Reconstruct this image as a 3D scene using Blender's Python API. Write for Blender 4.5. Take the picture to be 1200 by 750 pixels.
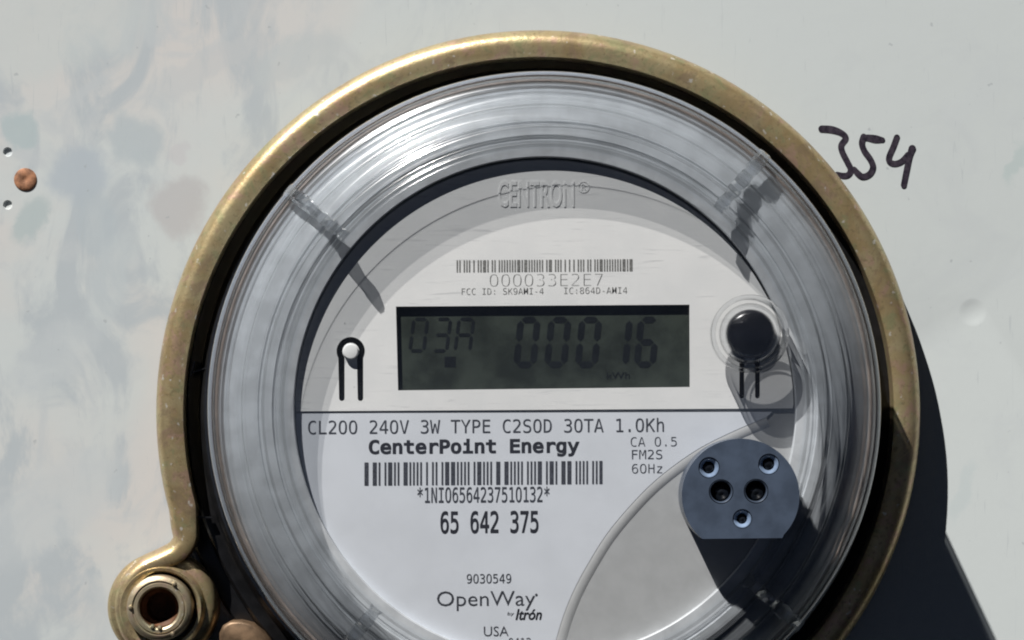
import bpy, bmesh, math, random
from mathutils import Vector
from mathutils.geometry import tessellate_polygon

for o in list(bpy.data.objects):
    bpy.data.objects.remove(o)
R = math.radians
SC = bpy.context.scene
COL = SC.collection
random.seed(7)

# ------------------------------------------------------------------ units
# lengths are written in fifths of a millimetre (u); K turns them into metres.
# x to the right, y up, z out of the wall; the panel is the plane z = 0.
K = 0.0002
D = 3300.0                      # camera to panel
VX, VY = 560.0, 500.0           # where the optical axis meets the photograph


def P(px, py, z=0.0):
    """a place seen in the photograph, standing z in front of the panel"""
    f = (D - z) / D
    return ((px - VX) * f, (VY - py) * f, z)


def F(z):
    return (D - z) / D


def W(p):
    return Vector((p[0] * K, -p[2] * K, p[1] * K))


# ------------------------------------------------------------------ camera
cd = bpy.data.cameras.new('camera')
cam = bpy.data.objects.new('camera', cd)
COL.objects.link(cam)
cam.location = (0, -D * K, 0)
cam.rotation_euler = (R(90), 0, 0)
cd.sensor_width = 36.0
cd.lens = 36.0 * D / 1200.0
cd.shift_x = (600 - VX) / 1200.0
cd.shift_y = (VY - 375) / 1200.0
cd.clip_start = 0.01
cd.clip_end = 100.0
SC.camera = cam

# ------------------------------------------------------------------ light
SUN = Vector((0.385, 0.447, -0.805)).normalized()      # the way the light travels
to_sun = -SUN
world = bpy.data.worlds.new('World')
SC.world = world
world.use_nodes = True
wn = world.node_tree
wn.nodes.clear()
sky = wn.nodes.new('ShaderNodeTexSky')
sky.sky_type = 'NISHITA'
sky.sun_disc = False
sky.sun_elevation = math.asin(to_sun.z)
sky.sun_rotation = math.atan2(to_sun.x, to_sun.y)
sky.altitude = 1500
sky.air_density = 0.045
sky.dust_density = 0.0
bg = wn.nodes.new('ShaderNodeBackground')
bg.inputs['Strength'].default_value = 0.05
wo = wn.nodes.new('ShaderNodeOutputWorld')
pale = wn.nodes.new('ShaderNodeHueSaturation')      # a paler, hazier blue than the clean high-altitude sky
pale.inputs['Saturation'].default_value = 0.6
wn.links.new(sky.outputs[0], pale.inputs['Color'])
wn.links.new(pale.outputs[0], bg.inputs[0])
wn.links.new(bg.outputs[0], wo.inputs[0])

sd = bpy.data.lights.new('sun', 'SUN')
sd.energy = 5.0
sd.angle = R(0.5)
sd.color = (1.0, 0.972, 0.93)
so = bpy.data.objects.new('sun', sd)
COL.objects.link(so)
so.rotation_euler = SUN.to_track_quat('-Z', 'Y').to_euler()
so.location = to_sun * 2

SC.view_settings.view_transform = 'Standard'
SC.view_settings.look = 'None'
SC.view_settings.exposure = 0.42
SC.view_settings.gamma = 1.0
SC.render.engine = 'CYCLES'
cy = SC.cycles
cy.max_bounces = 14
cy.transparent_max_bounces = 32
cy.transmission_bounces = 12
cy.glossy_bounces = 6
cy.sample_clamp_indirect = 4.0
cy.caustics_refractive = False
cy.caustics_reflective = False
cy.use_denoising = True
cy.filter_width = 2.0


# ------------------------------------------------------------------ materials
def new_mat(name):
    m = bpy.data.materials.new(name)
    m.use_nodes = True
    nt = m.node_tree
    nt.nodes.clear()
    out = nt.nodes.new('ShaderNodeOutputMaterial')
    return m, nt, out


def N(nt, kind, **kw):
    n = nt.nodes.new(kind)
    for k, v in kw.items():
        setattr(n, k, v)
    return n


def math_node(nt, op, a, b=None, clamp=False):
    n = N(nt, 'ShaderNodeMath', operation=op)
    n.use_clamp = clamp
    for i, v in enumerate((a, b)):
        if v is None:
            continue
        if isinstance(v, (int, float)):
            n.inputs[i].default_value = v
        else:
            nt.links.new(v, n.inputs[i])
    return n.outputs[0]


def mix_col(nt, fac, a, b, mode='MIX'):
    n = N(nt, 'ShaderNodeMix', data_type='RGBA', blend_type=mode)
    for s, v in ((n.inputs[0], fac), (n.inputs[6], a), (n.inputs[7], b)):
        if isinstance(v, (int, float)):
            s.default_value = v
        elif isinstance(v, (tuple, list)):
            s.default_value = (*v[:3], 1)
        else:
            nt.links.new(v, s)
    return n.outputs[2]


def noise(nt, co, scale, detail=4, rough=0.55, dist=0.0):
    n = N(nt, 'ShaderNodeTexNoise')
    n.inputs['Scale'].default_value = scale
    n.inputs['Detail'].default_value = detail
    n.inputs['Roughness'].default_value = rough
    n.inputs['Distortion'].default_value = dist
    nt.links.new(co, n.inputs['Vector'])
    return n.outputs[0]


def ramp(nt, v, lo, hi):
    n = N(nt, 'ShaderNodeMapRange')
    n.interpolation_type = 'SMOOTHSTEP'
    n.inputs[1].default_value = lo
    n.inputs[2].default_value = hi
    nt.links.new(v, n.inputs[0])
    return n.outputs[0]


def coords(nt, scale=(1, 1, 1)):
    g = N(nt, 'ShaderNodeNewGeometry')
    m = N(nt, 'ShaderNodeMapping')
    m.inputs['Scale'].default_value = scale
    nt.links.new(g.outputs['Position'], m.inputs[0])
    return m.outputs[0]


def plain(name, col, rough=0.5, metal=0.0, spec=0.5, vary=0.12, scale=300, bump=0.0, bump_scale=2500, coat=0.0, col2=None):
    m, nt, out = new_mat(name)
    b = N(nt, 'ShaderNodeBsdfPrincipled')
    co = coords(nt)
    n1 = noise(nt, co, scale, 5, 0.6)
    dark = col2 or tuple(c * (1 - 2 * vary) for c in col)
    lite = tuple(min(1, c * (1 + vary)) for c in col)
    nt.links.new(mix_col(nt, ramp(nt, n1, 0.3, 0.7), dark, lite), b.inputs['Base Color'])
    b.inputs['Roughness'].default_value = rough
    b.inputs['Metallic'].default_value = metal
    b.inputs['Specular IOR Level'].default_value = spec
    b.inputs['Coat Weight'].default_value = coat
    if bump:
        bn = N(nt, 'ShaderNodeBump')
        bn.inputs['Strength'].default_value = bump
        bn.inputs['Distance'].default_value = 0.0002
        nt.links.new(noise(nt, co, bump_scale, 3), bn.inputs['Height'])
        nt.links.new(bn.outputs[0], b.inputs['Normal'])
    nt.links.new(b.outputs[0], out.inputs[0])
    return m


def clear(name, tint=(0.97, 0.975, 0.98), bend=0.0, rough=0.03, ior=1.4, reflect=0.04, haze=0.0, haze_col=(0.75, 0.78, 0.8), gloss=None, bend_rough=None, aniso=0.0):
    """clear moulded plastic: straight and bent transmission under a Fresnel reflection"""
    m, nt, out = new_mat(name)
    lw = N(nt, 'ShaderNodeLayerWeight')
    lw.inputs['Blend'].default_value = 0.5
    p5 = math_node(nt, 'POWER', lw.outputs['Facing'], 5.0)
    fr = math_node(nt, 'ADD', math_node(nt, 'MULTIPLY', p5, 1 - reflect), reflect, True)
    tr = N(nt, 'ShaderNodeBsdfTransparent')
    tr.inputs[0].default_value = (*tint, 1)
    body = tr.outputs[0]
    if bend:
        rf = N(nt, 'ShaderNodeBsdfRefraction')
        rf.inputs['Color'].default_value = (*tint, 1)
        rf.inputs['Roughness'].default_value = rough if bend_rough is None else bend_rough
        rf.inputs['IOR'].default_value = ior
        mx = N(nt, 'ShaderNodeMixShader')
        mx.inputs[0].default_value = bend
        nt.links.new(body, mx.inputs[1])
        nt.links.new(rf.outputs[0], mx.inputs[2])
        body = mx.outputs[0]
    if haze:
        df = N(nt, 'ShaderNodeBsdfDiffuse')
        df.inputs[0].default_value = (*haze_col, 1)
        mx = N(nt, 'ShaderNodeMixShader')
        mx.inputs[0].default_value = haze
        nt.links.new(body, mx.inputs[1])
        nt.links.new(df.outputs[0], mx.inputs[2])
        body = mx.outputs[0]
    gl = N(nt, 'ShaderNodeBsdfGlossy')
    gl.inputs['Color'].default_value = (1, 1, 1, 1)
    gl.inputs['Roughness'].default_value = rough if gloss is None else gloss
    if aniso:
        gl.inputs['Anisotropy'].default_value = aniso
        gl.inputs['Rotation'].default_value = 0.25
        tg = N(nt, 'ShaderNodeTangent', direction_type='RADIAL', axis='Y')
        nt.links.new(tg.outputs[0], gl.inputs['Tangent'])
    mx = N(nt, 'ShaderNodeMixShader')
    nt.links.new(fr, mx.inputs[0])
    nt.links.new(body, mx.inputs[1])
    nt.links.new(gl.outputs[0], mx.inputs[2])
    nt.links.new(mx.outputs[0], out.inputs[0])
    return m


def panel_material():
    """weathered pale grey enamel with blue-grey and pinkish blotches"""
    m, nt, out = new_mat('weathered grey enamel')
    b = N(nt, 'ShaderNodeBsdfPrincipled')
    co = coords(nt)
    base = (0.562, 0.603, 0.605)
    n_big = noise(nt, co, 14, 4, 0.55, 0.6)
    n_mid = noise(nt, co, 42, 5, 0.6, 1.2)
    slant = N(nt, 'ShaderNodeMapping')
    slant.inputs['Rotation'].default_value = (0, R(28), 0)
    slant.inputs['Scale'].default_value = (52, 52, 24)
    nt.links.new(co, slant.inputs[0])
    stre = noise(nt, slant.outputs[0], 1.0, 6, 0.65, 0.8)
    n_fine = noise(nt, co, 700, 4, 0.6)
    # the left of the panel is more chalked and stained than the right
    sep = N(nt, 'ShaderNodeSeparateXYZ')
    nt.links.new(co, sep.inputs[0])
    left = ramp(nt, math_node(nt, 'ADD', sep.outputs[0], math_node(nt, 'MULTIPLY', n_big, 0.06)), 0.055, -0.035)
    c = mix_col(nt, math_node(nt, 'MULTIPLY', ramp(nt, n_big, 0.42, 0.62), left), base, (0.605, 0.59, 0.575))
    c = mix_col(nt, math_node(nt, 'MULTIPLY', ramp(nt, stre, 0.47, 0.62), math_node(nt, 'MULTIPLY', left, 0.95)), c, (0.44, 0.485, 0.515))
    c = mix_col(nt, math_node(nt, 'MULTIPLY', ramp(nt, n_mid, 0.52, 0.70), math_node(nt, 'ADD', math_node(nt, 'MULTIPLY', left, 0.55), 0.28)), c, (0.50, 0.535, 0.555))
    # wiped patches with an outline of their own
    blobs = [(25, 147, 24, 18, -35, (0.41, 0.49, 0.51), 0.75), (38, 256, 20, 32, -30, (0.42, 0.49, 0.50), 0.75),
             (160, 165, 28, 36, 20, (0.43, 0.485, 0.515), 0.7), (95, 205, 36, 34, 40, (0.42, 0.475, 0.525), 0.75), (112, 262, 24, 50, 5, (0.43, 0.485, 0.52), 0.65),
             (205, 240, 34, 34, -50, (0.475, 0.475, 0.48), 0.8), (212, 178, 14, 12, 0, (0.53, 0.53, 0.545), 0.6),
             (245, 75, 70, 16, 25, (0.52, 0.54, 0.55), 0.55), (352, 70, 60, 22, 30, (0.50, 0.54, 0.55), 0.6),
             (60, 420, 60, 34, 40, (0.51, 0.55, 0.57), 0.6), (130, 330, 20, 60, -15, (0.50, 0.55, 0.57), 0.5),
             (55, 600, 110, 40, 35, (0.52, 0.56, 0.58), 0.5), (30, 30, 150, 60, 10, (0.54, 0.585, 0.585), 0.6),
             (1190, 195, 8, 26, -20, (0.45, 0.53, 0.53), 0.6), (1128, 575, 12, 30, -12, (0.50, 0.56, 0.57), 0.55),
             (1150, 110, 60, 20, 60, (0.55, 0.59, 0.60), 0.4)]
    warp = N(nt, 'ShaderNodeTexNoise')
    warp.inputs['Scale'].default_value = 75
    warp.inputs['Detail'].default_value = 6
    warp.inputs['Roughness'].default_value = 0.6
    nt.links.new(co, warp.inputs['Vector'])
    wv = N(nt, 'ShaderNodeVectorMath', operation='MULTIPLY_ADD')
    nt.links.new(warp.outputs['Color'], wv.inputs[0])
    wv.inputs[1].default_value = (0.014, 0.014, 0.014)
    nt.links.new(co, wv.inputs[2])
    for (px, py, rx, ry, a, col, s) in blobs:
        p = W(P(px, py)) + Vector((0.007, 0.007, 0.007))
        mp = N(nt, 'ShaderNodeMapping', vector_type='TEXTURE')
        mp.inputs['Location'].default_value = (p.x, 0.0, p.z)
        mp.inputs['Rotation'].default_value = (0, R(-a), 0)
        mp.inputs['Scale'].default_value = (rx * K, 1000.0, ry * K)
        nt.links.new(wv.outputs[0], mp.inputs[0])
        ln = N(nt, 'ShaderNodeVectorMath', operation='LENGTH')
        nt.links.new(mp.outputs[0], ln.inputs[0])
        c = mix_col(nt, math_node(nt, 'MULTIPLY', ramp(nt, ln.outputs['Value'], 1.25, 0.7), s * 1.1), c, col)
    # hairline scuffs and specks of dirt
    sc1 = noise(nt, coords(nt, (900, 900, 60)), 1.0, 3, 0.5, 2.0)
    c = mix_col(nt, math_node(nt, 'MULTIPLY', ramp(nt, sc1, 0.66, 0.74), 0.45), c, (0.42, 0.46, 0.48))
    sp = noise(nt, co, 420, 2, 0.5)
    c = mix_col(nt, math_node(nt, 'MULTIPLY', ramp(nt, sp, 0.71, 0.77), 0.55), c, (0.33, 0.36, 0.38))
    c = mix_col(nt, math_node(nt, 'MULTIPLY', n_fine, 0.10), c, (0.45, 0.46, 0.47))
    nt.links.new(c, b.inputs['Base Color'])
    b.inputs['Roughness'].default_value = 0.55
    b.inputs['Specular IOR Level'].default_value = 0.3
    bn = N(nt, 'ShaderNodeBump')
    bn.inputs['Strength'].default_value = 0.10
    bn.inputs['Distance'].default_value = 0.0004
    nt.links.new(noise(nt, co, 110, 4, 0.5), bn.inputs['Height'])
    nt.links.new(bn.outputs[0], b.inputs['Normal'])
    nt.links.new(b.outputs[0], out.inputs[0])
    return m


def brass_material(name='yellow chromate plating', dull=0.0, tint=0.0):
    m, nt, out = new_mat(name)
    b = N(nt, 'ShaderNodeBsdfPrincipled')
    co = coords(nt)
    n1 = noise(nt, co, 90, 4, 0.6, 1.0)
    n2 = noise(nt, co, 230, 5, 0.65, 0.5)
    n3 = noise(nt, co, 900, 3, 0.6)
    c = mix_col(nt, ramp(nt, n1, 0.35, 0.65), (0.47, 0.35, 0.18), (0.55, 0.455, 0.26))
    c = mix_col(nt, math_node(nt, 'MULTIPLY', ramp(nt, n2, 0.52, 0.66), 0.75), c, (0.56, 0.36, 0.27))
    c = mix_col(nt, math_node(nt, 'MULTIPLY', ramp(nt, n2, 0.46, 0.34), 0.7), c, (0.38, 0.38, 0.20))
    c = mix_col(nt, math_node(nt, 'MULTIPLY', ramp(nt, n3, 0.52, 0.72), 0.6), c, (0.24, 0.18, 0.10))
    c = mix_col(nt, math_node(nt, 'MULTIPLY', ramp(nt, noise(nt, co, 60, 6, 0.7, 2.0), 0.52, 0.62), 0.55), c, (0.36, 0.26, 0.17))
    c = mix_col(nt, math_node(nt, 'MULTIPLY', ramp(nt, noise(nt, co, 520, 2, 0.5), 0.66, 0.73), 0.85), c, (0.80, 0.75, 0.66))
    c = mix_col(nt, tint, c, (0.40, 0.36, 0.32))
    nt.links.new(c, b.inputs['Base Color'])
    b.inputs['Metallic'].default_value = 0.72
    rg = N(nt, 'ShaderNodeMapRange')
    rg.inputs[3].default_value = 0.28 + dull
    rg.inputs[4].default_value = 0.46 + dull
    nt.links.new(n3, rg.inputs[0])
    nt.links.new(rg.outputs[0], b.inputs['Roughness'])
    bn = N(nt, 'ShaderNodeBump')
    bn.inputs['Strength'].default_value = 0.28
    bn.inputs['Distance'].default_value = 0.0003
    nt.links.new(noise(nt, co, 600, 6, 0.7), bn.inputs['Height'])
    nt.links.new(bn.outputs[0], b.inputs['Normal'])
    nt.links.new(b.outputs[0], out.inputs[0])
    return m


def plate_material():
    """satin white plastic, scuffed in fine sweeping hairlines"""
    m, nt, out = new_mat('satin white plastic')
    b = N(nt, 'ShaderNodeBsdfPrincipled')
    co = coords(nt)
    n1 = noise(nt, co, 120, 5, 0.6)
    g = N(nt, 'ShaderNodeMapping')
    g.inputs['Rotation'].default_value = (0, R(35), 0)
    g.inputs['Scale'].default_value = (90, 400, 1500)
    nt.links.new(co, g.inputs[0])
    hair = noise(nt, g.outputs[0], 1.0, 4, 0.6, 0.6)
    c = mix_col(nt, ramp(nt, n1, 0.3, 0.7), (0.79, 0.80, 0.80), (0.85, 0.855, 0.85))
    c = mix_col(nt, math_node(nt, 'MULTIPLY', ramp(nt, hair, 0.56, 0.68), math_node(nt, 'MULTIPLY', ramp(nt, n1, 0.42, 0.6), 0.55)), c, (0.55, 0.56, 0.57))
    sp = noise(nt, co, 650, 2, 0.5)
    c = mix_col(nt, math_node(nt, 'MULTIPLY', ramp(nt, sp, 0.75, 0.79), 0.6), c, (0.35, 0.36, 0.36))
    nt.links.new(c, b.inputs['Base Color'])
    b.inputs['Roughness'].default_value = 0.5
    b.inputs['Specular IOR Level'].default_value = 0.35
    bn = N(nt, 'ShaderNodeBump')
    bn.inputs['Strength'].default_value = 0.12
    bn.inputs['Distance'].default_value = 0.0001
    nt.links.new(hair, bn.inputs['Height'])
    nt.links.new(bn.outputs[0], b.inputs['Normal'])
    nt.links.new(b.outputs[0], out.inputs[0])
    return m


M = dict(
    panel=panel_material(),
    brass=brass_material(),
    barrel=brass_material('dull plated barrel', 0.08, 0.4),
    tab=plain('dark brown metal', (0.21, 0.135, 0.08), 0.5, 0.5, vary=0.25, scale=250, bump=0.2, bump_scale=900),  # one dark brown tone, unlike the plating of the band
    bore=plain('rusted bore', (0.16, 0.07, 0.03), 0.6, 0.4, vary=0.3),
    copper=plain('rusty copper screw', (0.36, 0.17, 0.09), 0.75, 0.1, vary=0.3, scale=500, bump=0.3),
    ink=plain('marker ink', (0.010, 0.007, 0.014), 0.4, vary=0.2, scale=900, col2=(0.05, 0.04, 0.055)),
    black=plain('black glossy plastic', (0.010, 0.010, 0.011), 0.28, vary=0.2),
    housing=plain('light grey housing plastic', (0.66, 0.69, 0.72), 0.4, vary=0.08, scale=200),
    plate=plate_material(),
    label=plain('printed label film', (0.71, 0.745, 0.80), 0.45, vary=0.02, scale=120, spec=0.3),
    floor=plain('smooth grey moulding', (0.445, 0.455, 0.46), 0.5, vary=0.03),
    ridge=plain('pale moulded ridge', (0.51, 0.52, 0.525), 0.45, vary=0.03),
    print_=plain('printing ink', (0.05, 0.055, 0.07), 0.6, vary=0.3, scale=2500),
    print_black=plain('dense printing ink', (0.012, 0.013, 0.02), 0.6, vary=0.2, scale=2500),
    print_grey=plain('faint printing ink', (0.21, 0.21, 0.20), 0.6, vary=0.25, scale=2500),
    lcd=plain('display glass', (0.036, 0.044, 0.036), 0.35, vary=0.22, scale=130, spec=0.2),
    digit=plain('display segment', (0.009, 0.011, 0.011), 0.3, vary=0.2),
    slot_black=plain('painted slot shade', (0.004, 0.004, 0.004), 0.9, vary=0.1, spec=0.05),
    port=plain('black port plastic with painted sky sheen', (0.060, 0.080, 0.118), 0.3, vary=0.12, scale=180),  # black plastic, with the sky's blue sheen mixed into the base colour
    portring=plain('pale blue lens ring', (0.20, 0.27, 0.39), 0.2, vary=0.15),
    lens=plain('dark lens', (0.010, 0.012, 0.016), 0.08, vary=0.2),
    button=plain('black rubber button', (0.010, 0.010, 0.012), 0.25, vary=0.3, bump=0.15, bump_scale=900),
    refraction_ring=plain('tan gasket', (0.62, 0.49, 0.41), 0.5, vary=0.12),
    collar=clear('clear button collar', (0.965, 0.97, 0.975), 0.36, 0.02, 1.45, reflect=0.035),
    front=clear('clear cover front', (0.985, 0.987, 0.99), 0.0, 0.02),
    shoulder=clear('clear cover shoulder', (0.955, 0.966, 0.978), 0.27, 0.12, 1.35, gloss=0.09, bend_rough=0.01, aniso=0.75, reflect=0.032),
    edge=clear('clear edge with painted sky haze', (0.93, 0.955, 0.985), 0.3, 0.05, 1.4, reflect=0.07, haze=0.15, haze_col=(0.55, 0.66, 0.85)),  # blue haze painted in for the sky reflected along the rim
    rib=clear('clear cover rib', (0.96, 0.97, 0.98), 0.38, 0.03, 1.5, reflect=0.14),
)


# ------------------------------------------------------------------ builders
ORG = {}


def empty(name, origin):
    o = bpy.data.objects.new(name, None)
    o.empty_display_size = 0.01
    COL.objects.link(o)
    o.location = W(origin)
    ORG[o] = Vector(W(origin))
    return o


def tag(o, label=None, cat=None, group=None, kind=None):
    for k, v in (('label', label), ('category', cat), ('group', group), ('kind', kind)):
        if v:
            o[k] = v
    return o


def build(name, verts, faces, mat, parent=None, origin=None, smooth=True, angle=35, slots=None, flat_top=False):
    """one mesh object; verts in u, relative origin taken from the parent chain"""
    if parent is not None:
        org = ORG[parent]
    else:
        org = Vector(W(origin or (0, 0, 0)))
    me = bpy.data.meshes.new(name)
    me.from_pydata([tuple(W(v) - org) for v in verts], [], faces)
    mats = mat if isinstance(mat, (list, tuple)) else [mat]
    for m in mats:
        me.materials.append(m)
    if slots:
        for p, s in zip(me.polygons, slots):
            p.material_index = s
    bm = bmesh.new()
    bm.from_mesh(me)
    bmesh.ops.remove_doubles(bm, verts=bm.verts, dist=1e-7)
    bmesh.ops.recalc_face_normals(bm, faces=bm.faces)
    bm.to_mesh(me)
    bm.free()
    for p in me.polygons:
        p.use_smooth = smooth and not (flat_top and abs(p.normal.y) > 0.999)
    if smooth:
        me.set_sharp_from_angle(angle=R(angle))
    o = bpy.data.objects.new(name, me)
    COL.objects.link(o)
    if parent is not None:
        o.parent = parent
    else:
        o.location = org
    ORG[o] = org
    return o


def lathe(profile, c, n=160, slots=None, a0=0.0, a1=360.0, close=False):
    """profile: (radius, z) points; turned about the axis through c, pointing at the viewer"""
    full = abs(a1 - a0) >= 359.9
    vs, fs, sl = [], [], []
    m = len(profile)
    cols = n if full else n + 1
    for i in range(cols):
        a = R(a0 + (a1 - a0) * i / n)
        for (r, z) in profile:
            vs.append((c[0] + r * math.cos(a), c[1] + r * math.sin(a), z))
    for i in range(n):
        j = (i + 1) % cols
        for k in range(m if close else m - 1):
            k2 = (k + 1) % m
            fs.append((i * m + k, j * m + k, j * m + k2, i * m + k2))
            if slots:
                sl.append(slots[k])
    return vs, fs, sl


def circle(cx, cy, r, n=32, a0=0, a1=360, ends=False):
    m = n + 1 if ends else n
    return [(cx + r * math.cos(R(a0 + (a1 - a0) * i / n)), cy + r * math.sin(R(a0 + (a1 - a0) * i / n))) for i in range(m)]


def slab(outer, holes, z0, z1, bevel=0.0):
    """a plate of the given outline with openings cut through it"""
    vs, fs = [], []
    loops = [outer] + list(holes)
    tess = tessellate_polygon([[Vector((x, y, 0)) for x, y in lp] for lp in loops])
    flat = [p for lp in loops for p in lp]
    n = len(flat)
    vs += [(x, y, z1) for x, y in flat]
    fs += [tuple(t) for t in tess]
    vs += [(x, y, z0) for x, y in flat]
    fs += [tuple(i + n for i in t) for t in tess]
    s = 0
    for lp in loops:
        m = len(lp)
        for i in range(m):
            a, b = s + i, s + (i + 1) % m
            fs.append((a, b, b + n, a + n))
        s += m
    return vs, fs


def at_z(pts, z):
    """photo points to plan points at height z"""
    return [P(x, y, z)[:2] for x, y in pts]


def sheet(polys, z):
    """flat print: polygons of photo points laid at height z"""
    vs, fs = [], []
    for poly in polys:
        s = len(vs)
        vs += [P(x, y, z) for x, y in poly]
        fs.append(tuple(range(s, s + len(poly))))
    return vs, fs


def stroke(pts, w, z, n=10):
    """a pen line with round ends; pts are (x, y[, width factor])"""
    polys = []
    p = [(q[0], q[1], w * (q[2] if len(q) > 2 else 1)) for q in pts]
    left, right = [], []
    for i in range(len(p)):
        a, b = p[max(0, i - 1)], p[min(len(p) - 1, i + 1)]
        dx, dy = b[0] - a[0], b[1] - a[1]
        l = math.hypot(dx, dy) or 1
        nx, ny = -dy / l, dx / l
        h = p[i][2] / 2
        left.append((p[i][0] + nx * h, p[i][1] + ny * h))
        right.append((p[i][0] - nx * h, p[i][1] - ny * h))
    for i in range(len(p) - 1):
        polys.append([left[i], left[i + 1], right[i + 1], right[i]])
    return sheet(polys, z), [(p[0][0], p[0][1], p[0][2] / 2), (p[-1][0], p[-1][1], p[-1][2] / 2)]


def spline(pts, per=8):
    """Catmull-Rom through the points"""
    out = []
    if any(len(p) == 3 for p in pts):
        pts = [tuple(p) if len(p) == 3 else (*p, 1.0) for p in pts]
    q = [pts[0]] + list(pts) + [pts[-1]]
    for i in range(1, len(q) - 2):
        for k in range(per):
            t = k / per
            o = []
            for d in range(len(pts[0])):
                a, b, c, e = q[i - 1][d], q[i][d], q[i + 1][d], q[i + 2][d]
                o.append(0.5 * ((2 * b) + (c - a) * t + (2 * a - 5 * b + 4 * c - e) * t * t + (3 * b - a - 3 * c + e) * t ** 3))
            out.append(tuple(o))
    out.append(tuple(pts[-1]))
    return out


def merge(*parts):
    vs, fs = [], []
    for v, f in parts:
        s = len(vs)
        vs += v
        fs += [tuple(i + s for i in t) for t in f]
    return vs, fs


def box(x0, x1, y0, y1, z0, z1):
    v = [(x, y, z) for z in (z0, z1) for y in (y0, y1) for x in (x0, x1)]
    return v, [(0, 1, 3, 2), (4, 5, 7, 6), (0, 1, 5, 4), (2, 3, 7, 6), (0, 2, 6, 4), (1, 3, 7, 5)]


# lettering -------------------------------------------------------------
try:
    import os
    MONO = bpy.data.fonts.load(os.path.join(bpy.utils.system_resource('DATAFILES'), 'fonts', 'DejaVuSansMono.woff2'))
except Exception:
    MONO = None


def lettering(text, box_px, z, font=None, bold=0.0, shear=0.0, extrude=0.0, spacing=1.0, tilt=-0.4):
    """lettering fitted to the rectangle (x0, y0, x1, y1) it fills in the photograph"""
    cu = bpy.data.curves.new('lettering', 'FONT')
    cu.body = text
    if font:
        cu.font = font
    cu.offset = bold
    cu.shear = shear
    cu.space_character = spacing
    cu.resolution_u = 3
    ob = bpy.data.objects.new('lettering', cu)
    COL.objects.link(ob)
    dg = bpy.context.evaluated_depsgraph_get()
    me = bpy.data.meshes.new_from_object(ob.evaluated_get(dg))
    co = [v.co.copy() for v in me.vertices]
    fs = [tuple(p.vertices) for p in me.polygons]
    bpy.data.objects.remove(ob)
    bpy.data.curves.remove(cu)
    bpy.data.meshes.remove(me)
    xs = [c.x for c in co]
    ys = [c.y for c in co]
    x0, y0, x1, y1 = box_px
    ax = (x1 - x0) / (max(xs) - min(xs))
    ay = (y1 - y0) / (max(ys) - min(ys))
    mx = (x0 + x1) / 2
    vs = []
    for c in co:
        X = x0 + (c.x - min(xs)) * ax
        Y = y1 - (c.y - min(ys)) * ay + math.tan(R(tilt)) * (X - mx)
        vs.append(P(X, Y, z))
    if extrude:
        n = len(vs)
        cnt = {}
        for f in fs:
            for i in range(len(f)):
                e = (f[i], f[(i + 1) % len(f)])
                cnt[tuple(sorted(e))] = cnt.get(tuple(sorted(e)), 0) + 1
        top = [(v[0], v[1], v[2] + extrude) for v in vs]
        fs2 = [tuple(i + n for i in f) for f in fs]
        for f in list(fs):
            for i in range(len(f)):
                e = (f[i], f[(i + 1) % len(f)])
                if cnt[tuple(sorted(e))] == 1:
                    fs2.append((e[0], e[1], e[1] + n, e[0] + n))
        return vs + top, fs2
    return vs, fs


def barcode(x0, y0, x1, y1, z, seed, unit):
    rnd = random.Random(seed)
    polys = []
    x = x0
    while x < x1 - unit:
        w = unit * rnd.choice((1, 1, 1, 2.3))
        g = unit * rnd.choice((1, 1, 1, 2.3))
        e = min(x + w, x1)
        k = math.tan(R(-0.4))
        polys.append([(x, y0 + k * (x - x0)), (e, y0 + k * (e - x0)), (e, y1 + k * (e - x0)), (x, y1 + k * (x - x0))])
        x += w + g
    return sheet(polys, z)


SEG = {'0': 'abcdef', '1': 'bc', '3': 'abcdg', '6': 'afgedc', 'A': 'abcefg'}


def seven(ch, x0, y0, x1, y1, t, z, shear):
    """one seven-segment character inside a rectangle of the photograph"""
    ym = (y0 + y1) / 2
    g = 1.0
    h = t / 2

    def bar_h(y):
        return [(x0 + h + g, y), (x0 + t + g, y - h), (x1 - t - g, y - h), (x1 - h - g, y), (x1 - t - g, y + h), (x0 + t + g, y + h)]

    def bar_v(x, a, b):
        return [(x, a + g), (x + h, a + h + g), (x + h, b - h - g), (x, b - g), (x - h, b - h - g), (x - h, a + h + g)]
    s = {'a': bar_h(y0 + h), 'g': bar_h(ym), 'd': bar_h(y1 - h), 'f': bar_v(x0 + h, y0 + h, ym), 'b': bar_v(x1 - h, y0 + h, ym),
         'e': bar_v(x0 + h, ym, y1 - h), 'c': bar_v(x1 - h, ym, y1 - h)}
    polys = [[(x + (y1 - y) * shear, y) for x, y in s[k]] for k in SEG[ch]]
    return sheet(polys, z)


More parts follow.
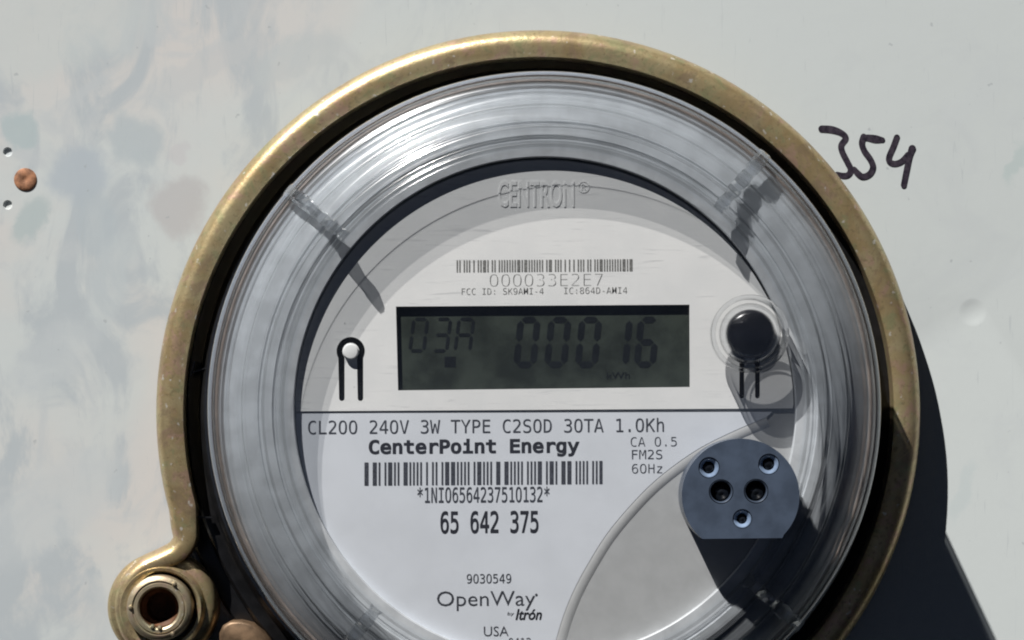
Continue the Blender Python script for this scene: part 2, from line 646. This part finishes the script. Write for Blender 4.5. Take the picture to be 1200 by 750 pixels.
# ------------------------------------------------------------------ the panel
def panel():
    x0, x1, y0, y1 = -1100, 1200, -900, 1000
    holes_px = [(9, 178, 5.6, 2.8), (9, 240, 5.6, 2.8)]
    loops, extra = [], []
    for (px, py, r, d) in holes_px:
        c = P(px, py)
        loops.append(circle(c[0], c[1], r, 20))
        v, f, _ = lathe([(r, 0), (r - 0.8, -1.5), (r - 1.2, -d), (0.01, -d - 0.5)], c, 20)
        extra.append((v, f))
    c = P(1140, 366)
    loops.append(circle(c[0], c[1], 17, 28))
    v, f, _ = lathe([(17, 0), (15, -0.12), (11, -0.6), (6, -1.0), (0.01, -1.1)], c, 28)
    extra.append((v, f))
    outer = [(x0, y0), (x1, y0), (x1, y1), (x0, y1)]
    flat = [p for lp in [outer] + loops for p in lp]
    tess = tessellate_polygon([[Vector((x, y, 0)) for x, y in lp] for lp in [outer] + loops])
    top = ([(x, y, 0) for x, y in flat], [tuple(t) for t in tess])
    sides = ([(x0, y0, 0), (x1, y0, 0), (x1, y1, 0), (x0, y1, 0), (x0, y0, -12), (x1, y0, -12), (x1, y1, -12), (x0, y1, -12)],
             [(0, 1, 5, 4), (1, 2, 6, 5), (2, 3, 7, 6), (3, 0, 4, 7), (4, 5, 6, 7)])
    v, f = merge(top, sides, *extra)
    o = build('wall_panel', v, f, M['panel'], angle=6, flat_top=True)
    return tag(o, kind='structure')


wall = panel()

# the number written on the panel in felt pen
three = spline([(963, 151, 1.15), (975, 152, 1.2), (986, 156), (991, 162), (986, 170), (987, 178), (993, 190), (997, 199), (994, 205), (988, 206), (981, 204, .8)], 6)
five_a = spline([(1034, 164, .9), (1026, 163, 1.3), (1017, 161.5, 1.1), (1012, 162)], 5)
five_b = spline([(1012, 160), (1010, 168), (1013, 177), (1020, 187), (1023, 196), (1019, 204), (1011, 207), (1005, 203), (1001, 198, .8)], 6)
four_a = spline([(1051, 161, 1.0), (1047, 172), (1042, 184), (1043, 190), (1049, 192), (1057, 189), (1064, 181, .9)], 6)
four_b = spline([(1069, 174, 1.2), (1066, 183), (1063, 197), (1059, 217, .95)], 6)
for line in ([three], [five_a, five_b], [four_a, four_b]):
    pieces = []
    for n, pts in enumerate(line):
        m, caps = stroke(pts, 7.2, 0.5 + 0.25 * n)
        pieces.append(m)
        for q, (cx, cy_, cr) in enumerate(caps):
            pieces.append(sheet([[(cx + cr * math.cos(R(a)), cy_ + cr * math.sin(R(a))) for a in range(0, 360, 30)]], 0.6 + 0.25 * n + 0.05 * q))
    v, f = merge(*pieces)
    build('handwritten_digit', v, f, M['ink'], wall, smooth=False)

# raised rim of the socket that the meter plugs into
RC = P(631, 483, 52)
v, f, _ = lathe([(437, 0), (437, 3), (434.5, 4.5), (430, 1)], RC, 128)
build('socket_rim', v, f, M['panel'], wall)

# screw beside the two small holes
sc_c = P(29, 210, 5)
v, f, _ = lathe([(13.5, 0.0), (13.2, 0.9), (12, 1.7), (9, 2.3), (4, 2.6), (3, 2.0), (0.01, 1.9)], sc_c, 40)
screw = build('rivet', v, f, M['copper'], origin=(sc_c[0], sc_c[1], 0))
tag(screw, 'small rusty copper rivet head between two tiny holes in the panel', 'rivet')


# ------------------------------------------------------------------ sealing ring
ring = empty('sealing_ring', (RC[0], RC[1], 0))
tag(ring, 'yellowish brass plated sealing ring clamped around the electric meter', 'ring')
fz = F(52)


def band_path():
    pts = []
    r = 433.2
    n = 150
    for i in range(n + 1):                         # from below right, over the top, to the left
        a = R(-118 + (195 + 118) * i / n)
        pts.append((631 + r * math.cos(a), 483 - r * math.sin(a), 17.6))
    tail = spline([(pts[-1][0], pts[-1][1], 17.6), (214, 615, 16.6), (215, 632, 15.2), (206, 646, 14), (188, 655, 12.5), (168, 664, 12), (152, 679, 12), (143, 700, 12), (143, 722, 12), (152, 745, 12), (172, 762, 12)], 7)
    return pts + tail[1:]


def sweep(path, profile, z_of=None):
    vs, fs = [], []
    m = len(profile)
    for i, (x, y, h) in enumerate(path):
        a, b = path[max(0, i - 1)], path[min(len(path) - 1, i + 1)]
        dx, dy = b[0] - a[0], b[1] - a[1]
        l = math.hypot(dx, dy)
        nx, ny = -dy / l, dx / l                    # photo space, pointing outwards for this path
        q = P(x, y, 52)
        for (u, z) in profile:
            vs.append((q[0] + nx * u * h * fz, q[1] - ny * u * h * fz, z))
    for i in range(len(path) - 1):
        for k in range(m):
            k2 = (k + 1) % m
            fs.append((i * m + k, (i + 1) * m + k, (i + 1) * m + k2, i * m + k2))
    fs.append(tuple(range(m)))
    fs.append(tuple((len(path) - 1) * m + k for k in range(m)))
    return vs, fs


PROFILE = [(-1.0, 24), (-1.0, 53.5), (-0.97, 55.4), (-0.90, 56.2), (-0.5, 57.2), (-0.1, 57.4), (0.2, 56.4), (0.45, 54.0), (0.66, 50.2), (0.83, 44.5), (0.94, 37), (1.0, 27), (1.0, 5), (0.9, 5), (0.9, 24)]
v, f = sweep(band_path(), PROFILE)
build('band', v, f, M['brass'], ring, angle=40)

LC = P(188, 713, 60)
v, f, _ = lathe([(64, 3), (64, 36), (62, 44), (58, 48), (54, 49), (51, 50), (49, 55), (46.5, 58), (43.5, 57.5), (41.5, 54), (41, 40), (41, 3)], LC, 96, close=True)
build('lug', v, f, M['brass'], ring, angle=40)

# the other end of the clamp, low at the left of the meter
tab = at_z([(257, 775), (257, 742), (261, 733), (269, 728.5), (281, 727.5), (296, 731), (309, 740), (318, 752), (326, 775)], 40)
tv, tf = slab(tab, [], 4, 38)
n_tab = len(tab)
cx_, cy_t = sum(p[0] for p in tab) / n_tab, sum(p[1] for p in tab) / n_tab
cap = [(x, y, 38) for x, y in tab] + [(cx_ + (x - cx_) * 0.93, cy_t + (y - cy_t) * 0.93, 41.5) for x, y in tab] + [(cx_ + (x - cx_) * 0.82, cy_t + (y - cy_t) * 0.82, 42.5) for x, y in tab]
cf = [(k + q * n_tab, (k + 1) % n_tab + q * n_tab, (k + 1) % n_tab + (q + 1) * n_tab, k + (q + 1) * n_tab) for q in (0, 1) for k in range(n_tab)] + [tuple(range(2 * n_tab, 3 * n_tab))]
v, f = merge((tv, tf), (cap, cf))
build('clamp_end', v, f, M['tab'], ring, angle=50)

# barrel lock in the lug
BC = P(186, 713, 72)
lock = empty('barrel_lock', (BC[0], BC[1], 0))
tag(lock, 'round dull metal barrel lock with open bore in the ring lug', 'lock')
v, f, _ = lathe([(38, 4), (38, 62), (37, 66), (35, 68), (31.5, 69), (30.8, 67.5), (29.5, 67.5), (28.5, 69), (25, 69), (23, 67.5), (22.4, 65)], BC, 72)
build('barrel', v, f, M['barrel'], lock, angle=30)
v, f, _ = lathe([(22.4, 65), (21.5, 52), (17, 48), (16.5, 20), (0.01, 18)], BC, 48)
build('bore', v, f, M['bore'], lock, angle=30)
for a in (58, 178, 298, 250, 272):
    rr = 33 if a in (58, 178, 298) else 22.5
    cc = (BC[0] + rr * math.cos(R(a)), BC[1] + rr * math.sin(R(a)))
    v, f, _ = lathe([(2.9, 66), (2.7, 69.6), (1.8, 71), (0.01, 71.4)], cc, 12)
    build('pin', v, f, M['barrel'], lock)

# ------------------------------------------------------------------ the meter
MC = P(638, 478, 250)
meter = empty('electric_meter', (MC[0], MC[1], 0))
tag(meter, 'round digital electric meter under a clear domed cover with white faceplate', 'meter')

# black base
v, f, _ = lathe([(340, 2), (434, 2), (434, 9), (431, 12), (414, 14), (412, 24), (409, 28), (399, 29), (395.5, 31), (393, 37), (389, 41), (378, 43), (366, 43), (364, 24), (340, 24)], MC, 192)
base = build('base', v, f, M['black'], meter, angle=25)
for (px, py, a) in ((233, 434, 18), (239, 606, -3), (226, 432, 75)):
    c = P(px, py, 38)
    d = (math.cos(R(a)), math.sin(R(a)))
    vs, fs = box(-9, 9, -0.8, 0.8, 33, 40)
    vs = [(c[0] + x * d[0] - y * d[1], c[1] + x * d[1] + y * d[0], z) for x, y, z in vs]
    build('molded_edge', vs, fs, M['black'], base, smooth=False)

# grey housing under the cover
v, f, _ = lathe([(270, 250), (270, 268.0), (271, 268.8), (288, 268.8), (289, 266.8), (293, 266.5), (294, 269), (304, 267), (305, 262), (309, 261), (310, 263), (326, 257), (327.5, 251), (333, 249), (334, 245), (344, 239), (350, 232), (357, 222), (359.5, 214), (360, 30)], MC, 192)
housing = build('housing', v, f, M['housing'], meter, angle=25)
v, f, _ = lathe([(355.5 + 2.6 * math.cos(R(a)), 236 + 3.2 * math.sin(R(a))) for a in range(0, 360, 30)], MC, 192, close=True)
build('refraction_ring', v, f, M['refraction_ring'], housing)  # added tan ring in place of a line refracted by the cover

# clear cover: outer skin from the front to the flange, then the inner skin back
outer = [(0.01, 300), (150, 300), (276, 300), (281, 299.2), (285, 296.5), (287.5, 292.5), (290, 290.6), (294, 290.4), (295.2, 291.6), (296.6, 291.4), (297.6, 289.6), (303, 288.2), (306, 286.4), (308.5, 281.5), (311, 280),
         (314, 279.6), (315.2, 280.6), (316.6, 280.2), (317.6, 278.2), (321, 277.6), (322.2, 278.6), (323.4, 278.2), (324.4, 276.4), (327, 275.4), (330, 273.5), (333, 268.5), (336, 266.4), (340, 265.6), (341.2, 266.6), (342.6, 266), (343.8, 263.8), (349, 261.5), (355, 258), (360.5, 253), (364.5, 246), (366.4, 238), (366.8, 228), (369, 60), (371, 53), (376, 50), (388, 50)]
inner = [(388, 46), (366, 46), (363, 60), (361.4, 228), (360.6, 238), (358, 245), (352, 251), (345, 254.5), (331, 259.5), (327, 263), (323, 267.5), (309, 271.5), (305, 273.5), (302, 279), (300, 280.5), (286, 283.5), (282, 286.5), (279.5, 291.5), (275, 293.5), (150, 293.6), (0.01, 293.6)]
prof = outer + inner
flat_n = 2
slots = []
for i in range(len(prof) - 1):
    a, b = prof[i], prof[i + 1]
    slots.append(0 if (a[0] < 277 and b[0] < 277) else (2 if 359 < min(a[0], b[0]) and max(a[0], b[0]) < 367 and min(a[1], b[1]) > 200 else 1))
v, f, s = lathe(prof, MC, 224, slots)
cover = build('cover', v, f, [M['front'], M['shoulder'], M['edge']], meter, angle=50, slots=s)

# four moulded ribs across the shoulder of the cover
TOP = [q for q in outer if 279 < q[0] < 367]


def top_z(r):
    for a, b in zip(outer, outer[1:]):
        if a[0] <= r <= b[0]:
            return a[1] + (b[1] - a[1]) * (r - a[0]) / max(1e-6, b[0] - a[0])
    return 240


for q, a in enumerate((139.5, 49.0, -40.5, -130.0)):
    rnd = random.Random(q + 3)
    vs, fs = [], []
    r = 279.0
    rows = []
    while r < 367:
        rows.append((r, rnd.uniform(5.5, 8.5), top_z(min(r, 366)) + rnd.uniform(1.5, 7.5)))
        r += rnd.uniform(4.0, 7.5)
    rows.append((367.5, 8, 240))
    ca, sa = math.cos(R(a)), math.sin(R(a))
    for (r, w, z) in rows:
        for (u, zz) in ((-w, z - 9), (-w * .75, z - 1.5), (-w * .25 + rnd.uniform(-1.5, 1.5), z), (w * .5, z - rnd.uniform(0, 2)), (w, z - 9)):
            vs.append((MC[0] + r * ca - u * sa, MC[1] + r * sa + u * ca, zz))
    for i in range(len(rows) - 1):
        for k in range(5):
            k2 = (k + 1) % 5
            fs.append((i * 5 + k, (i + 1) * 5 + k, (i + 1) * 5 + k2, i * 5 + k2))
    fs.append((0, 1, 2, 3, 4))
    fs.append(tuple((len(rows) - 1) * 5 + k for k in range(5)))
    build('rib', vs, fs, M['rib'], cover, smooth=False)

# --- the lower face: a grey floor, a raised label and a ridge along its curved edge
Z_FLOOR, Z_LABEL, Z_PLATE = 257.2, 259.0, 260.4
rf = 293.0 * F(Z_FLOOR)
FC = P(638, 480, Z_FLOOR)
v, f = slab(circle(FC[0], FC[1], rf, 128), [at_z([(450, 346), (822, 346), (822, 470), (450, 470)], Z_FLOOR)], 244, Z_FLOOR)
floor = build('face_floor', v, f, M['floor'], meter, angle=30)

arc = spline([(898, 489), (860, 505), (820, 525), (785, 549), (757, 573), (730, 602), (710, 627), (694, 652), (676, 684), (662, 716), (652, 748), (646, 773)], 5)
lab = [(347 + 0.5, 484.5)] + [(638 + 291.5 * math.cos(R(a)), 480 + 291.5 * math.sin(R(a))) for a in [179 - k for k in range(0, 91)]][1:]
lab = [p for p in lab if p[0] < 642]
outline = lab + [(x, y) for x, y in reversed(arc)] + [(905, 482.5)]
v, f = slab(at_z(outline, Z_LABEL), [], Z_FLOOR - 4, Z_LABEL)
label_plate = build('label_plate', v, f, M['label'], meter, angle=30)

rid = []
for i, (x, y) in enumerate(arc):
    a, b = arc[max(0, i - 1)], arc[min(len(arc) - 1, i + 1)]
    l = math.hypot(b[0] - a[0], b[1] - a[1])
    nx, ny = (b[1] - a[1]) / l, -(b[0] - a[0]) / l
    if nx < 0:
        nx, ny = -nx, -ny
    rid.append((x, y, nx, ny))
vs, fs = [], []
pr = [(0.0, Z_FLOOR + 1.3), (2.0, Z_FLOOR + 1.75), (7.0, Z_FLOOR + 1.7), (10.5, Z_FLOOR + 0.7), (13, Z_FLOOR - 0.4)]
for (x, y, nx, ny) in rid:
    for (u, z) in pr:
        vs.append(P(x + nx * u, y + ny * u, z))
m = len(pr)
for i in range(len(rid) - 1):
    for k in range(m - 1):
        fs.append((i * m + k, (i + 1) * m + k, (i + 1) * m + k + 1, i * m + k + 1))
build('ridge', vs, fs, M['ridge'], floor, angle=30)

# --- the upper faceplate, a half disc with a window and two keyhole slots
zp = Z_PLATE
half = [(638 + 292 * math.cos(R(a)), 480 - 292 * math.sin(R(a))) for a in [1.2 + k * (177.6 / 120) for k in range(121)]]
half = [(929, 478.5)] + half + [(347, 482.0)]
window = [(464, 359.2), (808, 357.0), (808.5, 453.5), (466.5, 457.5)]


def keyhole(cx, cy, ro, ri, x_l, x_r, w, yb):
    """a slot shaped like a lower-case n: an arch with two legs"""
    pts = []
    a_out = math.degrees(math.acos((x_r + w / 2 - cx) / ro)) if (x_r + w / 2 - cx) < ro else 0
    for k in range(25):
        a = R(-a_out + (180 + 2 * a_out) * k / 24)
        pts.append((cx + ro * math.cos(a), cy - ro * math.sin(a)))
    for k in range(7):
        a = R(180 + 180 * k / 6)
        pts.append((x_l + w / 2 * math.cos(a), yb - w / 2 - w / 2 * math.sin(a)))
    a_in = math.degrees(math.acos(min(1, (cx - (x_l + w / 2)) / ri)))
    for k in range(21):
        a = R(180 + a_in - (180 + 2 * a_in) * k / 20)
        pts.append((cx + ri * math.cos(a), cy - ri * math.sin(a)))
    for k in range(7):
        a = R(180 + 180 * k / 6)
        pts.append((x_r + w / 2 * math.cos(a), yb - w / 2 - w / 2 * math.sin(a)))
    return pts


kl = keyhole(411, 411.5, 16.6, 9.8, 400.6, 422.4, 6.4, 470)
kr = keyhole(878.5, 410, 15, 9, 869.3, 887.6, 5.6, 467)
v, f = slab(at_z(half, zp), [at_z(window, zp), at_z(kl, zp), at_z(kr, zp)], zp - 3.0, zp)
plate = build('faceplate', v, f, M['plate'], meter, angle=30)
for (px, py, w, h) in ((411, 434, 23, 43), (878.5, 432, 22, 40)):
    c = P(px, py, zp)
    v, f = box(c[0] - w, c[0] + w, c[1] - h, c[1] + h, zp - 2.5, zp - 0.7)
    build('slot_shade', v, f, M['slot_black'], plate, smooth=False)  # black block just under the surface, standing in for shade inside the slots
c = P(411, 412, zp)
v, f, _ = lathe([(8.4, zp - 2), (8.4, zp + 5.4), (7.4, zp + 6.6), (5.5, zp + 7), (0.01, zp + 7)], c, 28)
build('pin', v, f, M['plate'], plate)

# printing on the faceplate
zt = zp + 0.35
v, f = lettering('CENTRON', (584, 212, 673, 243), zp - 0.2, None, 0.012, extrude=0.9, spacing=1.05, tilt=0.2)
build('embossed_name', v, f, M['plate'], plate, smooth=False)
ringmark = [[(684 + 7 * math.cos(R(a)), 219 + 7 * math.sin(R(a))), (684 + 7 * math.cos(R(a + 20)), 219 + 7 * math.sin(R(a + 20))),
             (684 + 5.6 * math.cos(R(a + 20)), 219 + 5.6 * math.sin(R(a + 20))), (684 + 5.6 * math.cos(R(a)), 219 + 5.6 * math.sin(R(a)))] for a in range(0, 360, 20)]
rv, rfc = sheet(ringmark, zp + 0.5)
v, f = merge((rv, rfc), lettering('R', (681.5, 215.5, 687, 222.5), zp - 0.2, None, 0.0, extrude=0.7))
build('embossed_mark', v, f, M['plate'], plate, smooth=False)
v, f = barcode(535, 305, 742, 319, zt, 5, 1.55)
build('barcode', v, f, M['print_grey'], plate, smooth=False)
v, f = lettering('OOOO33E2E7', (574, 321, 706, 335), zt, MONO, -0.022)
build('serial_number', v, f, M['print_grey'], plate, smooth=False)
v, f = lettering('FCC ID: SK9AMI-4', (541, 337.5, 637, 345), zt, MONO, -0.01)
build('approval_code', v, f, M['print_grey'], plate, smooth=False)
v, f = lettering('IC:864D-AMI4', (661, 336.5, 735, 344), zt, MONO, -0.01)
build('approval_code', v, f, M['print_grey'], plate, smooth=False)

# display in its window
zl = zp - 6.0
a = P(458, 352, zl)
b = P(814, 463, zl)
v, f = box(a[0], b[0], b[1], a[1], zl - 6, zl)
display = build('display', v, f, M['lcd'], meter, smooth=False)
for ch, x0, x1 in (('0', 478, 498), ('3', 505, 525), ('A', 531, 552)):
    v, f = seven(ch, x0, 372, x1, 413, 4.0, zl + 0.3, 0.13)
    build('digit', v, f, M['digit'], display, smooth=False)
for ch, x0, x1 in (('0', 601, 628), ('0', 637, 664), ('0', 673, 700), ('1', 717, 736), ('6', 742, 768)):
    v, f = seven(ch, x0, 371, x1, 431, 7.6, zl + 0.3, 0.10)
    build('digit', v, f, M['digit'], display, smooth=False)
v, f = sheet([[(521, 418), (534, 418), (534, 430), (521, 430)]], zl + 0.3)
build('indicator', v, f, M['digit'], display, smooth=False)
v, f = lettering('kWh', (711, 436, 738, 444), zl + 0.3, None, 0.0)
build('unit', v, f, M['digit'], display, smooth=False)

# printing on the label
zt = Z_LABEL + 0.35
lines = [('CL2OO 24OV 3W TYPE C2SOD 3OTA 1.OKh', (361, 491, 778, 507.5), MONO, 0.0, 0, 'print_', 'rating_line'),
         ('CenterPoint Energy', (432, 514, 679, 535.5), MONO, 0.028, 0, 'print_black', 'utility_name'),
         ('*1NIO656423751O132*', (489, 570.5, 644, 589), MONO, 0.006, 0, 'print_', 'code_line'),
         ('65 642 375', (516, 598.5, 631, 625), MONO, 0.014, 0, 'print_black', 'meter_number'),
         ('9O3O549', (547, 672.5, 599, 683.5), MONO, 0.0, 0, 'print_', 'part_number'),
         ('OpenWay', (512, 692.5, 627, 715.5), None, -0.004, 0, 'print_', 'model_name'),
         ('by', (594.5, 717, 602.5, 722), None, 0.0, 0.15, 'print_', 'maker_prefix'),
         ('Itrón', (604, 713.5, 635, 726.5), None, 0.02, 0.25, 'print_black', 'maker_name'),
         ('USA', (567, 734, 596, 745.5), None, -0.004, 0, 'print_', 'origin_line'),
         ('O412', (596, 747.5, 622, 758), MONO, 0.0, 0, 'print_', 'date_code'),
         ('CA O.5', (739, 512, 793, 523), MONO, -0.008, 0, 'print_', 'class_line'),
         ('FM2S', (740.5, 527, 776, 538), MONO, -0.004, 0, 'print_', 'form_line'),
         ('6OHz', (740.5, 543.5, 776, 554.5), MONO, -0.008, 0, 'print_', 'frequency_line')]
for (t, bx, fo, bo, sh, mt, nm) in lines:
    v, f = lettering(t, bx, zt, fo, bo, sh)
    build(nm, v, f, M[mt], label_plate, smooth=False)
v, f = barcode(427, 542, 706, 569, zt, 11, 2.1)
build('barcode', v, f, M['print_'], label_plate, smooth=False)
v, f = sheet([[(628.5 + 1.6 * math.cos(R(k)), 697 + 1.6 * math.sin(R(k))) for k in range(0, 360, 45)]], zt)
build('trade_mark', v, f, M['print_'], label_plate, smooth=False)

# --- optical port: a black barrel with a flat underside and five sunk lenses
zo = 310.0
PC = (868, 581)
body = [(PC[0] + 69 * math.cos(R(k)), PC[1] - 67 * math.sin(R(k))) for k in range(-46, 225, 3)]
body = [(917, 630.5)] + body[1:-1] + [(823, 631.5)]
lens = [(831, 548, 12.5), (901, 544, 12.5), (870, 608, 11.5), (845, 576, 14.5), (886, 575.5, 14.5)]
holes = [[(x + r * math.cos(R(k)), y + r * math.sin(R(k))) for k in range(0, 360, 12)] for x, y, r in lens]
v, f = slab(at_z(body, zo), [at_z(h, zo) for h in holes], Z_FLOOR - 2, zo)
port = build('optical_port', v, f, M['port'], meter, angle=30)
for i, (x, y, r) in enumerate(lens):
    c = P(x, y, zo)
    r *= F(zo)
    if i < 3:
        v, f, _ = lathe([(r - 0.2, zo - 6), (r - 0.8, zo - 1.6), (r - 1.6, zo - 1.6), (r - 4.4, zo - 4.4), (r - 4.8, zo - 5), (r - 5, zo - 14)], c, 30)
        build('lens_ring', v, f, M['portring'], port)
        v, f, _ = lathe([(r - 4.9, zo - 8), (r - 7, zo - 5), (0.01, zo - 4)], c, 24)
    else:
        v, f, _ = lathe([(r - 0.3, zo - 5), (r - 1.0, zo + 0.5), (r - 2.0, zo - 0.5), (r - 2.6, zo - 10)], c, 30)
        build('lens_ring', v, f, M['port'], port)
        v, f, _ = lathe([(r - 2.4, zo - 10), (r - 6, zo - 6), (0.01, zo - 4)], c, 24)
    build('lens', v, f, M['lens'], port)

# --- reset button in its clear collar
bc = P(880, 391, 270)
v, f, _ = lathe([(25, 259), (26.4, 262), (26.4, 266), (25, 269), (21, 272), (13, 274), (5, 274.8), (0.01, 275)], bc, 48)
button = build('reset_button', v, f, M['button'], meter, angle=50)
bc = P(879, 391, 300)
v, f, _ = lathe([(41.5, 282), (41.8, 300), (41, 302.5), (39.2, 303.2), (37.4, 302.2), (36.6, 299), (36.0, 282)], bc, 64, close=True)
build('clear_collar_and_shade_disc', v, f, M['collar'], button, angle=35)
v, f, _ = lathe([(0.01, 298), (29, 298.2), (30.3, 300.6), (31.4, 301.6), (32.6, 300.6), (32.8, 294), (0.01, 294)], bc, 56)  # disc added inside the collar to grey its cast shadow evenly
build('clear_collar_and_shade_disc', v, f, M['collar'], button, angle=35)
